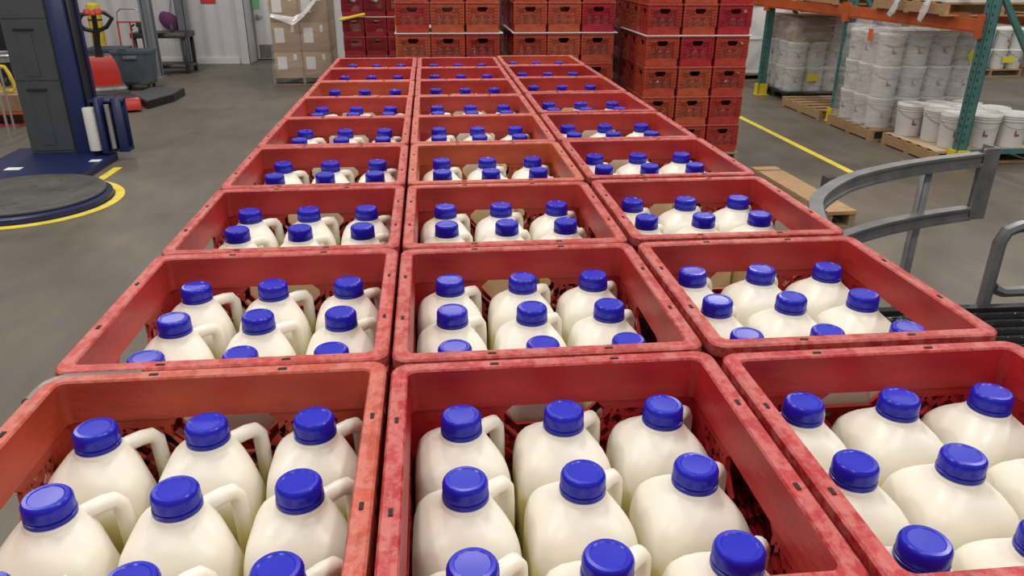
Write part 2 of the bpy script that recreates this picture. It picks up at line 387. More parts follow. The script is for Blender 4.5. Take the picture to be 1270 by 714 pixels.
def jug_band():
    return MB().lathe([(.0190, .2295), (.0199, .2300), (.0199, .2336), (.0190, .2340), (.015, .2340), (.015, .2295)], 36, (0, 0, 0))
jug = thing('milk_jug')
jug_body().build('body', M['milk'], jug, ang=80)
jug_handle().build('handle', M['milk'], jug, ang=80)
jc = jug_cap().build('cap', M['cap'], jug, ang=30); jc['label'] = 'glossy blue screw cap with a knurled side'
jug_band().build('tamper_band', M['capband'], jc)

REDS = [(.36, .024, .020), (.39, .028, .024), (.32, .016, .016), (.38, .034, .022), (.34, .022, .020)]
ORANGE = (.42, .075, .026)
COLN = ['left', 'middle', 'right']; ROWN = ['nearest', 'second nearest', 'third nearest', 'fourth nearest', 'fifth nearest', 'sixth nearest', 'third farthest', 'second farthest', 'farthest']
XS = [-.338, -.002, .337]; Y0 = [-.158, -.1675, -.176]; PY = [.3335, .3365, .3440]
COLS = {(0, 0): (.42, .055, .026), (0, 1): (.40, .032, .026), (1, 0): (.37, .015, .018), (2, 0): (.38, .016, .020), (1, 4-1): ORANGE, (0, 6): (.44, .07, .03), (0, 5): (.42, .045, .03), (1, 5): (.40, .05, .03), (2, 8): (.42, .06, .03), (1, 4): (.42, .05, .03)}
NR = [3, 3, 2, 2, 2, 2, 1, 1, 1]
JR = ['front', 'middle', 'back']; JC = ['left', 'centre', 'right']
BASE = RIM-CR_H
for c in range(3):
    for r in range(9):
        jit = .0008
        x = XS[c]+random.uniform(-jit, jit); y = Y0[c]+PY[c]*r+random.uniform(-jit, jit); dz = random.choice((0, 0, .001, .002)) if r > 1 else 0
        colr = COLS.get((c, r), random.choice(REDS))
        o = place(crate, (x, y, BASE+dz), random.uniform(-.002, .002), 'open red crate of milk jugs, %s column, %s row of the block' % (COLN[c], ROWN[r]), 'crate', 'open crates of milk jugs in a block three wide', colr)
        if (c, r) in ((0, 0), (0, 1)):
            b = MB(); zt = CR_H-.0035
            if r == 0: arc = [(-.1640, .120), (-.1642, .135), (-.1625, .148), (-.1560, .1585), (-.146, .1635), (-.125, .1645), (-.075, .1645)]; zb = CR_H-.0045
            else: arc = [(-.075, -.1665), (-.135, -.1670), (-.155, -.1650), (-.1655, -.155), (-.1675, -.135), (-.1675, -.10)]; zb = CR_H-.0135
            b.tube([(px, py, zb) for px, py in arc], .0055, 8).build('corner_band', M['guard'], o)['label'] = 'bare grey edge where the red rim has broken away'
        for j in range(NR[r]):
            jj = 2-j
            for i in range(3):
                place(jug, (x+(i-1)*.0992+random.uniform(-.0006, .0006), y+(jj-1)*.0985+random.uniform(-.0006, .0006), BASE+dz+.0085), random.uniform(-.012, .012),
                      'blue-capped milk jug, %s %s of the %s crate, %s row' % (JR[jj], JC[i], COLN[c], ROWN[r]), 'milk jug', 'blue-capped milk jugs standing three by three in the red crates')
        for l in range(4 if c != 1 else 0):
            plain((XS[c], y, BASE-(l+1)*.275), 'red milk crate stacked underneath the %s column of the long block' % COLN[c], 'crates underneath the %s column' % COLN[c], random.choice(REDS))

# ------------------------------------------------------------------ wooden pallets
def pallet(w, dpt, h, m, boards=6):
    bw = .09; e = thing('wooden_pallet')
    for i in range(boards):
        y = -dpt/2+bw/2+(dpt-bw)*i/(boards-1); MB().box(-w/2, y-bw/2, h-.018, w/2, y+bw/2, h).build('deck_board', m, e, smooth=False)
    for x in (-w/2+.02, 0, w/2-.02): MB().box(x-.02, -dpt/2+.002, .016, x+.02, dpt/2-.002, h-.018).build('stringer', m, e, smooth=False)
    for y in (-dpt/2+bw/2, 0, dpt/2-bw/2): MB().box(-w/2, y-bw/2, 0, w/2, y+bw/2, .016).build('bottom_board', m, e, smooth=False)
    return e
BP = BASE-4*.275
for k, yc in enumerate((.18, 1.205, 2.24)):
    p = pallet(1.016, 1.0, BP-.0005, M['wood']); p.location = (0, yc, 0); tag(p, 'wooden pallet on the floor under the %s third of the long crate block' % ('nearest', 'middle', 'farthest')[k], 'pallet', 'pallets under the crate block')

# small bottles seen through the lattice of the stacks at the back
bt = thing('plastic_bottle')
MB().lathe([(.030, 0), (.038, .004), (.040, .012), (.040, .085), (.036, .105), (.022, .128), (.016, .136), (.016, .146)], 16).build('body', M['clear'], bt)
MB().lathe([(.018, .144), (.019, .146), (.019, .160), (.016, .163)], 16).build('cap', M['purple'], bt)

STK = {'left': (-.44, 6.98), 'middle': (.69, 7.0), 'right': (1.905, 6.62)}
LV = ['bottom', 'second lowest', 'third lowest', 'third highest', 'second highest', 'topmost']
STC = [(.40, .055, .028), (.42, .075, .032), (.38, .045, .026), (.40, .065, .03), (.34, .022, .026), (.37, .035, .026)]
for nm, (sx, sy) in STK.items():
    p = pallet(1.04, 1.04, .150, M['woodold']); p.location = (sx+.515, sy+.515, 0); tag(p, 'wooden pallet under the %s of the three tall crate stacks at the back' % nm, 'pallet', 'pallets under the back crate stacks')
    sk = 4
    z = .1505
    for l in range(6):
        if l == sk:
            tag(MB().box(sx-.004, sy-.004, z+.0003, sx+1.034, sy+1.03, z+.0075).build('slip_sheet', M['paper'], smooth=False), 'thin white sheet between crate layers of the %s tall stack' % nm, 'slip sheet', 'white sheets in the back crate stacks')
            z += .0078
        for i in range(3):
            colr = random.choice(STC)
            if nm == 'right' and (i, l) in ((2, 4), (1, 3), (2, 5)): colr = (.37, .018, .028)
            if nm == 'middle' and (i, l) == (2, 4): colr = (.37, .018, .028)
            x = sx+.17+i*(.334 if nm != 'right' else .341)
            place(crate, (x, sy+.17, z), random.uniform(-.004, .004), 'red crate, %s, %s column of the %s tall stack at back' % (LV[l], JC[i], nm), 'crate', 'crates in the front face of the tall stacks at the back', colr)
            for b_ in range(3):
                if l > 0 or nm == 'right':
                    place(bt, (x-.088+b_*.088, sy+.17-.096, z+.0085), random.uniform(0, 6), 'clear bottle, %s in the %s crate, %s column, %s back stack' % (JC[b_], LV[l], JC[i], nm), 'bottle', 'bottles inside the tall stacks at the back')
            for dd in ((1, 2, 3) if (nm, i) in (('left', 2), ('middle', 0), ('middle', 2), ('right', 0)) else (1,)): plain((x, sy+.17+dd*.3375, z), 'red crate hidden behind the front face of the %s tall stack' % nm, 'inner crates of the %s back stack' % nm, random.choice(STC))
        z += .2785

# the darker crate stack at the far left
fx, fy = -1.42, 11.6; z = .01
for l in range(7):
    if l == 4:
        tag(MB().box(fx-.004, fy-.004, z+.0003, fx+1.034, fy+.34, z+.0075).build('slip_sheet', M['paper'], smooth=False), 'thin white sheet in the dark red far crate stack', 'slip sheet'); z += .0078
    for i in range(3):
        plain((fx+.17+i*.335, fy+.51, z), 'red crate hidden behind the front of the dark far stack', 'inner crates of the dark far stack', (.22, .010, .015))
        place(crate, (fx+.17+i*.335, fy+.17, z), 0, '%s crate, %s column of the dark red far stack beside cardboard pallet' % (('bottom', 'second lowest', 'third lowest', 'middle', 'third highest', 'second highest', 'topmost')[l], JC[i]), 'crate', 'crates in the far dark red stack', random.choice(((.26, .012, .018), (.30, .016, .022), (.22, .010, .015))))
    z += .2785
def blob(loc, s, m, seed):
    rnd = random.Random(seed); b = MB(); loops = []
    for i in range(9):
        ph = PI*i/8; lp = []
        for j in range(14):
            k = 1+rnd.uniform(-.25, .25); th = 2*PI*j/14
            lp.append((loc[0]+s[0]*math.sin(ph)*math.cos(th)*k+.001, loc[1]+s[1]*math.sin(ph)*math.sin(th)*k, loc[2]+s[2]*(1-math.cos(ph))*(1 if 0 < i < 8 else 1)))
        loops.append(lp)
    return b.loft(loops)
for k, (bx, bz, sz, lb) in enumerate(((-1.18, .01+4*.2785+.0078+.01, .07, 'crumpled pale bag in the upper left crate of the far stack'), (-1.20, .01+3*.2785+.01, .06, 'crumpled cream bag in the far stack crate below the strap'), (-.84, .01+3*.2785+.01, .05, 'pale bag in the middle column of the far crate stack'))):
    tag(blob((bx, fy+.10, bz), (.09, .05, sz), M['paper'], k).build('plastic_bag', M['paper']), lb, 'bag')
tag(MB().tube([(-1.44, 11.55, 1.09), (-1.30, 11.55, 1.12), (-1.06, 11.55, 1.17)], .022, 8).build('yellow_strap', M['yellow']), 'yellow strap lying slanted across the far dark crate stack', 'strap')
tag(MB().cbox(-.62, 11.52, .35, -.565, 11.575, 1.17, .01).build('corner_post', M['yellow']), 'upright yellow strip at the right edge of the far crate stack', 'post')

# ------------------------------------------------------------------ stretch wrapping machine
sw = thing('stretch_wrapping_machine', (-3.57, 5.94, 0), 0, 'tall blue and charcoal stretch wrapping machine with a round floor turntable', 'wrapping machine')
def P(mb): return mb.tf(Matrix.Translation((3.57, -5.94, 0)))
P(MB().prism([(-4.40, 6.3), (-3.37, 6.25), (-3.37, 7.48), (-3.70, 7.75), (-4.45, 7.75)], 0, .07)).build('base_plate', M['blue'], sw, smooth=False)
MB().lathe([(.665, 0), (.665, .045), (.64, .06), (.60, .06)], 72).build('turntable_ring', M['blue'], sw)
MB().lathe([(.615, .062), (.622, .068), (.622, .082), (.615, .088), (.10, .090)], 72).build('turntable', M['turn'], sw)['label'] = 'worn dark round turntable plate'
P(MB().cbox(-4.22, 7.50, .072, -3.76, 7.78, 2.5, .02)).build('tower', M['grey'], sw)
tp = MB()
for z0, z1 in ((.10, .78), (.80, 1.36), (1.38, 2.3)): tp.box(-4.20, 7.490, z0, -3.785, 7.50, z1)
P(tp).build('door_panel', M['grey'], sw, smooth=False)
for z in (.70, 1.27, 2.0): P(MB().cbox(-4.11, 7.475, z, -3.92, 7.49, z+.022, .004)).build('door_pull', M['black'], sw, smooth=False)
for z0, z1 in ((.16, .66), (.84, 1.24)): P(MB().box(-4.08, 7.484, z0, -3.95, 7.49, z1)).build('pressed_panel', M['grey'], sw, smooth=False)
P(MB().cbox(-3.758, 7.46, .072, -3.585, 7.60, 2.55, .008)).build('mast', M['blue'], sw)
P(MB().cbox(-3.583, 7.50, .072, -3.545, 7.62, 2.5, .004)).build('mast_track', M['black'], sw)
P(MB().box(-3.545, 7.60, .072, -3.530, 7.66, 2.4)).build('drive_chain_cover', M['blue'], sw, smooth=False)
fc = P(MB().cbox(-3.55, 7.42, .09, -3.22, 7.56, .12, .004).cbox(-3.55, 7.46, .58, -3.22, 7.56, .61, .004).cbox(-3.455, 7.34, .09, -3.40, 7.5, .64, .006).cbox(-3.31, 7.40, .09, -3.30, 7.56, .63, .003).cbox(-3.31, 7.40, .09, -3.215, 7.415, .63, .003).cbox(-3.55, 7.53, .09, -3.22, 7.56, .62, .004)).build('film_carriage', M['blue'], sw)
P(MB().lathe([(.015, .115), (.058, .12), (.058, .535), (.052, .545), (.018, .545)], 24, (-3.525, 7.38, 0))).build('film_roll', M['white'], sw)['label'] = 'white roll of stretch film'
P(MB().lathe([(.02, .13), (.026, .13), (.026, .57), (.02, .57)], 16, (-3.355, 7.40, 0))).build('guide_roller', M['steellight'], sw)
P(MB().box(-3.50, 7.08, .0705, -3.40, 7.16, .0725)).build('warning_label', M['paper'], sw, smooth=False)
P(MB().box(-4.16, 6.80, .0705, -4.02, 6.90, .0725)).build('warning_label', M['paper'], sw, smooth=False)

# far left: stainless hoop stand, boxes, pallet
st = thing('steel_hoop_stand', (-5.08, 8.9, 0), 0, 'tall stainless round hoop stand at the far left edge', 'stand')
MB().tube([(.27*math.cos(a*PI/12), .27*math.sin(a*PI/12), .90) for a in range(25)], .014, 8, cap=False).build('hoop', M['steellight'], st)
MB().lathe([(.255, .83), (.262, .83), (.262, .895), (.255, .895)], 32, cap0=False, cap1=False).build('band', M['steellight'], st)
for a in (20, 110, 200, 290):
    ca, sa = math.cos(math.radians(a)), math.sin(math.radians(a)); MB().tube([(.26*ca, .26*sa, .90), (.26*ca, .26*sa, 0)], .014, 8).build('leg', M['steellight'], st)
yt = thing('strapping_tool', (-5.37, 9.62, .386), 0, 'yellow looped strapping tool behind the steel hoop stand', 'tool')
MB().tube([(-.06, 0, .02), (-.12, 0, .26), (-.10, 0, .31), (.02, 0, .29), (.05, 0, .22), (.09, 0, .05), (.05, 0, .0), (-.06, 0, .02)], .024, 8).build('looped_handle', M['yellow'], yt)
MB().cbox(-.07, -.02, .06, .03, .02, .16, .01).build('body', M['black'], yt)
for k, (x0, z0, x1, z1, mm, lb) in enumerate(((-6.35, .16, -5.75, .42, 'cardpale', 'tan cardboard box behind the steel hoop stand, far left'), (-5.73, .16, -5.20, .36, 'card', 'brown cardboard box just left of the charcoal tower'), (-6.25, .43, -5.75, .62, 'cardpale', 'upper tan box resting on the boxes at far left'))):
    b = thing('cardboard_box', ((x0+x1)/2, 10.4, z0), 0, lb, 'box', 'boxes at the far left'); b.location.y = 9.75; w_ = (x1-x0)/2
    MB().box(-w_, -.3, 0, w_, .3, z1-z0).build('carton', M[mm], b, smooth=False); MB().box(-w_-.001, -.03, 0, w_+.001, .03, z1-z0+.001).build('tape', M['cardpale'], b, smooth=False)
rp = pallet(1.5, .8, .155, M['redtube']); rp.location = (-5.85, 9.75, 0); tag(rp, 'red painted pallet under the boxes at the far left', 'pallet')
bf = thing('blue_upright_frame', (-6.3, 11.5, 0), 0, 'bright blue upright frame with dark panel left of the charcoal tower', 'frame')
MB().cbox(.48, -.05, 0, .56, .05, 2.4, .01).build('post', M['brightblue'], bf); MB().box(-.4, -.02, .2, .47, .02, 2.3).build('panel', M['black'], bf, smooth=False)

# bollard
bo = thing('yellow_bollard', (-6.05, 14.4, 0), 0, 'yellow bollard with grooved cover in front of the white wall', 'bollard')
MB().lathe([(.115, 0), (.115, 1.0), (.12, 1.005), (.12, 1.02), (.115, 1.025), (.115, 1.12), (.10, 1.17), (.05, 1.20), (.01, 1.205)], 28).build('sleeve', M['yellow'], bo)
MB().lathe([(.116, .90), (.118, .905), (.118, .925), (.116, .93)], 28, cap0=False, cap1=False).build('groove_band', M['darkwood'], bo)
MB().lathe([(.17, 0), (.17, .012), (.116, .014)], 28).build('foot_flange', M['greypaint'], bo)

# electric pallet jack
pj = thing('electric_pallet_jack', (-4.91, 11.40, 0), .45, 'red and black electric pallet jack with an upright tiller', 'pallet jack')
MB().loft([[(x*s+.0, y*s2, z) for x, y in ((-.2, -.13), (.2, -.13), (.23, -.08), (.23, .16), (-.23, .16), (-.23, -.08))] for s, s2, z in ((1, 1, .20), (1, 1, .34), (.86, .9, .52), (.70, .7, .60))]).build('motor_cover', M['red'], pj)
MB().cbox(-.27, -.30, .09, .27, .20, .20, .02).build('chassis', M['steel'], pj)
MB().tube([(0, 0, .58), (0, -.02, .78), (.02, -.05, .98)], [.06, .045, .05], 10).build('tiller_arm', M['black'], pj)
MB().tube([(.02, -.05, .96), (.02, -.12, 1.10), (.02, -.15, 1.20)], .035, 8).tube([(.02, -.05, .95), (-.12, -.07, .99), (-.20, -.11, 1.08), (-.13, -.15, 1.19), (.02, -.15, 1.22), (.16, -.15, 1.21), (.25, -.12, 1.13), (.16, -.08, 1.01), (.02, -.05, .95)], .030, 8).build('grip_loop', M['black'], pj)
MB().cbox(-.10, -.20, 1.19, -.01, -.10, 1.265, .02).cbox(.03, -.20, 1.19, .13, -.10, 1.265, .02).cbox(-.03, -.19, 1.18, .05, -.11, 1.245, .01).build('control_head', M['red'], pj)
dk = MB().cbox(-.27, -1.15, .07, -.06, -.29, .13, .01).cbox(.06, -1.15, .07, .27, -.29, .13, .01).cbox(-.27, -.5, .05, .27, -.28, .16, .01); dk.build('fork', M['black'], pj)
bx_ = MB().cbox(-.29, -1.42, .03, .29, -1.02, .19, .02); bx_.build('battery_box', M['red'], pj)
MB().box(-.27, -1.40, .188, .27, -1.04, .193).build('step_pad', M['black'], pj, smooth=False)
for sx_ in (-.2, .2):
    w2 = MB().lathe([(.01, -.03), (.045, -.03), (.045, .03), (.01, .03)], 16).tf(Matrix.Translation((sx_, -1.2, .046)) @ Matrix.Rotation(PI/2, 4, 'Y')); w2.build('wheel', M['black'], pj)

# black platform
pe = thing('black_platform', (-3.85, 11.05, 0), 0, 'low black floor platform lying beside the pallet jack', 'platform')
def quad(c, z0, z1): return MB().loft([[(x*c[0]+c[1], y*c[0]+c[2], z) for x, y in ((0, 0), (-.02, .62), (-.55, .80), (-.62, .10), (-.18, -.62))] for z in (z0, z1)])
quad((1, 0, 0), 0, .10).build('deck', M['black'], pe, smooth=False); quad((.92, -.02, .01), .10, .106).build('rubber_mat', M['grey'], pe, smooth=False)

def tote(loc, s, rz, label):
    e = thing('rolling_bin', loc, rz, label, 'bin', 'slate grey rolling bins by the wall')
    lp = lambda k, z: [(x*k, y*k, z) for x, y in ((-.26, -.20), (-.24, -.22), (.24, -.22), (.26, -.20), (.26, .20), (.24, .22), (-.24, .22), (-.26, .20))]
    MB().loft([lp(.86*s, .13), lp(1.0*s, .56), lp(1.06*s, .56), lp(1.07*s, .60), lp(1.02*s, .60), lp(1.0*s, .585), lp(.84*s, .17)]).build('tub', M['bin'], e)
    MB().cbox(-.10*s, -.245*s, .48, .10*s, -.215*s, .53, .008).build('grip', M['bin'], e)
    MB().cbox(-.22*s, -.19*s, .085, .22*s, .19*s, .13, .01).build('dolly', M['black'], e)
    for a in (-1, 1):
        for b in (-1, 1):
            MB().lathe([(.008, -.015), (.042, -.015), (.042, .015), (.008, .015)], 14).tf(Matrix.Translation((a*.17*s, b*.14*s, .0425)) @ Matrix.Rotation(PI/2, 4, 'Y')).build('caster', M['black'], e)
    return e
tote((-4.76, 12.35, 0), 1.05, .05, 'front slate grey bin on casters beside the grey column')
tote((-5.28, 12.75, 0), 1.1, .1, 'slate grey bin behind the pallet jack tiller')

# red hand truck leaning at the wall
ht = thing('hand_truck', (-5.18, 13.6, 0), 0, 'red tubular hand truck standing behind the grey bins', 'hand truck')
fr = MB().tube([(-.20, -.05, .10), (-.20, 0, .95)], .016).tube([(.20, -.05, .10), (.20, 0, .95)], .016).tube([(0, -.04, .12), (0, 0, .93)], .012)
for z in (.2, .47, .93): fr.tube([(-.20, -.03, z), (.20, -.03, z)], .014)
fr.build('frame', M['redtube'], ht)
MB().tube([(-.20, 0, .95), (-.19, .01, 1.08), (-.12, .02, 1.14), (.12, .02, 1.14), (.19, .01, 1.08), (.20, 0, .95)], .014).build('top_handle', M['steellight'], ht)
MB().cbox(-.22, -.28, .0, .22, -.03, .02, .004).build('toe_plate', M['redtube'], ht)
for s in (-1, 1): MB().lathe([(.02, -.03), (.12, -.03), (.12, .03), (.02, .03)], 20).tf(Matrix.Translation((s*.24, .06, .12)) @ Matrix.Rotation(PI/2, 4, 'Y')).build('wheel', M['black'], ht)

# black work table
wt = thing('work_table', (-4.76, 14.35, 0), 0, 'black metal work table with lower shelf against the white wall', 'table')
MB().cbox(-.62, -.30, .62, .33, .30, .71, .008).build('table_top', M['black'], wt)
for x in (-.60, .24):
    for y in (-.28, .22):
        MB().cbox(x, y, 0, x+.06, y+.06, .62, .006).build('leg', M['black'], wt)
MB().cbox(-.60, -.27, .10, .30, .27, .16, .006).build('lower_shelf', M['black'], wt)
vz = thing('bench_vise', (-5.20, 14.25, .71), 0, 'black bench vise at the left end of the work table', 'vise')
MB().cbox(-.06, -.08, 0, .06, .08, .10, .01).cbox(-.10, -.05, .09, .09, .05, .17, .012).build('vise_body', M['black'], vz)
MB().tube([(-.14, 0, .13), (-.2, 0, .10), (-.2, 0, -.0+.02)], .018).build('screw_handle', M['black'], vz)
hs = thing('hand_scanner', (-4.72, 14.3, .71), .3, 'small black tool standing on the black work table', 'tool')
MB().cbox(-.035, -.03, 0, .035, .03, .13, .008).build('tool_body', M['black'], hs)
pb = thing('purple_bag', (-5.10, 15.50, .63), 0, 'round purple padded pouch hanging on the white wall over the table', 'pouch')
pm = MB(); lps = []
for i in range(11):
    t = i/10; r = (.02+.175*math.sin(PI*min(1, t*.95+.04))**.7); lps.append([((.11-.22*t)+r*math.cos(2*PI*k/18)*.92, r*.30*math.sin(2*PI*k/18), .0+.36*t+r*.18*math.cos(2*PI*k/18)) for k in range(18)])
pm.loft(lps); pm.build('pouch', M['purple'], pb, ang=80)
MB().tube([(.0, .02, .28), (.04, .06, .50), (.04, .08, .56)], .006).build('hanging_cord', M['black'], pb)

# ------------------------------------------------------------------ cardboard boxes on a pallet
px0, px1, py0 = -2.66, -1.74, 12.6
p = pallet(1.0, 1.1, .13, M['woodold']); p.location = ((px0+px1)/2, py0+.53, 0); tag(p, 'wooden pallet under the tall wrapped cardboard boxes', 'pallet')
z = .131; tiers = [.40, .46, .48, .48]; TN = ['bottom', 'second', 'third', 'top']
for t, h in enumerate(tiers):
    for i in range(2):
        for j in range(2):
            x0 = px0+i*(px1-px0)/2+.003; x1 = x0+(px1-px0)/2-.006; y0 = py0+j*.53+.003; y1 = y0+.52
            b = thing('cardboard_box', ((x0+x1)/2, (y0+y1)/2, z), 0, 'wrapped brown carton, %s tier, %s %s of the tall load' % (TN[t], 'front' if j == 0 else 'back', 'left' if i == 0 else 'right'), 'box', 'cartons on the tall wrapped pallet')
            w_, d_ = (x1-x0)/2, (y1-y0)/2
            MB().cbox(-w_, -d_, 0, w_, d_, h-.004, .004).build('carton', M['card'], b)
            if j == 0:
                MB().box(-w_+.05, -d_-.002, h*.30, -w_+.20, -d_, h*.80).build('shipping_label', M['paper'], b, smooth=False)
                MB().box(w_-.14, -d_-.002, h*.66, w_-.09, -d_, h*.9).build('small_label', M['paper'], b, smooth=False)
    z += h
fm = MB()
x0, x1, y0, y1 = px0-.02, px1+.02, py0-.03, py0+1.09
rnd = random.Random(4); lps = []
for zi in range(14):
    zz = .05+zi*.142; lp = []
    for (ax, ay, bx, by) in ((x0, y0, x1, y0), (x1, y0, x1, y1), (x1, y1, x0, y1), (x0, y1, x0, y0)):
        for k in range(8):
            f = k/8; nx, ny = (ay-by), (bx-ax); l = math.hypot(nx, ny); off = rnd.uniform(0, .018)+(.05 if zi < 2 else 0); lp.append((ax+(bx-ax)*f-nx/l*0-0+(-off*(-nx)/l if 0 else 0)+((by-ay)/l)*off, ay+(by-ay)*f-((bx-ax)/l)*off, zz))
    lps.append(lp)
fm.loft(lps, False, False)
tag(fm.build('stretch_film', M['filmthin'], ang=80), 'clear stretch film wound around the tall cardboard pallet load', 'stretch film')
def crumple(name, m, pts, wd, label, seed, cat='film'):
    rnd = random.Random(seed); b = MB(); lps = []
    for (x, y, z_), w_ in zip(pts, wd):
        lps.append([(x+rnd.uniform(-.01, .01)+w_*.25*math.cos(2*PI*k/12)*rnd.uniform(.5, 1), y-.03+.03*math.sin(2*PI*k/12), z_+w_*math.sin(2*PI*k/12+.3)*rnd.uniform(.5, 1.1)) for k in range(12)])
    b.loft(lps); return tag(b.build(name, m, ang=60), label, cat)
crumple('bunched_film', M['filmthick'], [(-2.62, 12.52, 1.10), (-2.45, 12.50, 1.06), (-2.28, 12.49, 1.0), (-2.10, 12.50, 1.12), (-1.95, 12.52, 1.28), (-1.85, 12.53, 1.38)], [.03, .05, .07, .06, .06, .03], 'bunched white film draped across the top cardboard boxes', 3)

# ------------------------------------------------------------------ storage rack
rk = thing('storage_rack', (5.19, 6.45, 0), .034, 'teal pallet rack with orange beams along the right side', 'storage rack')
YP = (0, 2.40, 4.61, 6.8)
for yy in YP:
    for xx in (0, 1.12):
        b = MB().box(xx-.05, yy-.045, .0, xx+.05, yy-.038, 2.7).box(xx-.05, yy-.045, 0, xx-.043, yy+.045, 2.7).box(xx+.043, yy-.045, 0, xx+.05, yy+.045, 2.7)
        b.m = 1
        if xx == 0:
            for k in range(30): b.box(xx-.0505, yy-.008, .25+k*.075, xx-.0495, yy+.010, .275+k*.075)
            for k in range(30): b.box(xx-.025, yy-.0462, .25+k*.075, xx-.012, yy-.0445, .275+k*.075)
        b.build('upright', [M['teal'], M['black']], rk, smooth=False)
        MB().box(xx-.075, yy-.07, 0, xx+.075, yy-.046, .17).box(xx-.075, yy-.07, 0, xx-.052, yy+.07, .17).box(xx-.09, yy-.09, 0, xx+.09, yy+.09, .01).build('foot_guard', M['yellow'], rk, smooth=False)
    br = MB().bar((.05, yy, .14), (1.07, yy, .14), .04, .05)
    br.build('frame_strut', M['teal'], rk, smooth=False); MB().bar((.05, yy, 1.67), (1.07, yy, .35), .04, .05).build('diagonal_brace', M['teal'], rk, smooth=False)
for k in range(3):
    for xx in (-.055, 1.11):
        MB().box(xx-.02, YP[k]+.05, 1.29, xx+.02, YP[k+1]-.05, 1.42).box(xx-.028, YP[k]+.045, 1.31, xx+.028, YP[k+1]-.045, 1.325).build('beam', M['orange'], rk, smooth=False)
        MB().box(xx-.03, YP[k]+.0, 1.24, xx+.005, YP[k]+.07, 1.46).build('beam_bracket', M['orange'], rk, smooth=False)
        MB().box(xx-.03, YP[k+1]-.07, 1.24, xx+.005, YP[k+1]-.001, 1.46).build('beam_bracket', M['orange'], rk, smooth=False)

# buckets
def bucket_proto():
    e = thing('plastic_bucket')
    MB().lathe([(.125, 0), (.130, .004), (.143, .27), (.150, .272), (.150, .280), (.1435, .284), (.1435, .296), (.152, .299), (.152, .307), (.144, .312), (.144, .335)], 28).build('body', M['white'], e)
    MB().lathe([(.150, .318), (.155, .322), (.155, .344), (.150, .352), (.143, .352), (.140, .345), (.01, .345)], 28).build('lid', M['lid'], e)
    MB().tube([(.152*math.cos(a), -.152*math.sin(a)-.004, .302-.10*math.sin(a)) for a in [PI*k/10 for k in range(11)]], .0025, 5).build('wire_handle', M['steel'], e)
    MB().box(-.022, -.1425, .13, -.008, -.137, .185).box(-.0079, -.1425, .13, .022, -.137, .150).build('printed_mark', M['brown'], e, smooth=False)['label'] = 'small brown L-shaped printed mark'
    return e
bk = bucket_proto()
# loose buckets on the nearest pallet
p1 = pallet(1.15, 1.0, .13, M['wood']); p1.location = (5.58, 7.03, 0); tag(p1, 'wooden pallet under the loose white buckets, nearest in the rack', 'pallet')
tag(MB().box(5.02, 6.56, .1302, 6.13, 7.50, .134).build('cardboard_sheet', M['cardpale'], smooth=False), 'flat cardboard sheet on the pallet under the loose white buckets', 'cardboard sheet')
ORD = ['first', 'second', 'third', 'fourth']
for j in range(3):
    for i in range(3 if j == 0 else 3):
        place(bk, (5.29+i*.318+j*.012-(.12 if j==2 else 0), 6.73+j*.318, .1345), random.uniform(-.5, -.1), 'loose white bucket, %s from left, %s row of the open pallet' % (ORD[i], ('front', 'middle', 'back')[j]), 'bucket', 'loose white buckets on the open pallet')
# wrapped buckets
def bucket_load(x0, y0, nx, ny, nt, zb, name, rot, px=.305, face=True):
    for t in range(nt):
        for j in range(ny):
            for i in range(nx):
                if i > 0 and j > 0 and t < nt-1: continue
                place(bk, (x0+.155+i*px, y0+.155+j*px, zb+t*.353), rot if not (i == 0 and j > 0) else rot-1.1, 'white bucket, %s tier, %s across, %s deep, %s' % (('bottom', 'second', 'third', 'top')[t], ORD[i], ORD[j], name), 'bucket', 'white buckets ' + name)
def film_box(x0, y0, x1, y1, z0, z1, m, label, seed, c=.08, nt=8, top=True):
    rnd = random.Random(seed); lps = []
    def lp(z, off):
        out = []; X0, Y0_, X1, Y1 = x0-off, y0-off, x1+off, y1+off
        cs = [(X0+c, Y0_), (X1-c, Y0_), (X1, Y0_+c), (X1, Y1-c), (X1-c, Y1), (X0+c, Y1), (X0, Y1-c), (X0, Y0_+c)]
        for a, b in zip(cs, cs[1:]+cs[:1]):
            for k in range(4): f = k/4; out.append((a[0]+(b[0]-a[0])*f+rnd.uniform(-.006, .006), a[1]+(b[1]-a[1])*f+rnd.uniform(-.006, .006), z+rnd.uniform(-.004, .004)))
        return out
    for i in range(nt+1): lps.append(lp(z0+(z1-z0)*i/nt, .012 if i % 2 else .02))
    if top: lps.append(lp(z1+.02, -.06))
    return tag(MB().loft(lps, False, top).build('stretch_film', m, ang=80), label, 'stretch film')
p2 = pallet(1.25, 1.05, .13, M['wood']); p2.location = (5.56, 8.16, 0); tag(p2, 'wooden pallet under the big wrapped load of white buckets', 'pallet')
bucket_load(4.95, 7.70, 4, 3, 3, .131, 'in the big wrapped load', -.2)
film_box(4.94, 7.69, 6.19, 8.63, .132, 1.235, M['film'], 'clear film wrapped around the big load of white buckets', 5)
tag(MB().box(4.90, 7.93, 1.09, 4.903, 8.02, 1.22).build('orange_tag', M['orangetag'], smooth=False), 'small orange tag on the big wrapped bucket load', 'tag')
tag(MB().lathe([(.001, 0), (.07, 0), (.07, .003), (.001, .003)], 20).tf(Matrix.Translation((6.0, 7.66, .95)) @ Matrix.Rotation(PI/2, 4, 'X')).build('round_sticker', M['sticker']), 'round yellow sticker on the big wrapped bucket load', 'sticker')
# empty wooden pallet
p3 = pallet(.95, 1.15, .13, M['wood']); p3.location = (5.42, 9.50, 0); tag(p3, 'empty wooden pallet on the floor between the wrapped bucket loads', 'pallet')
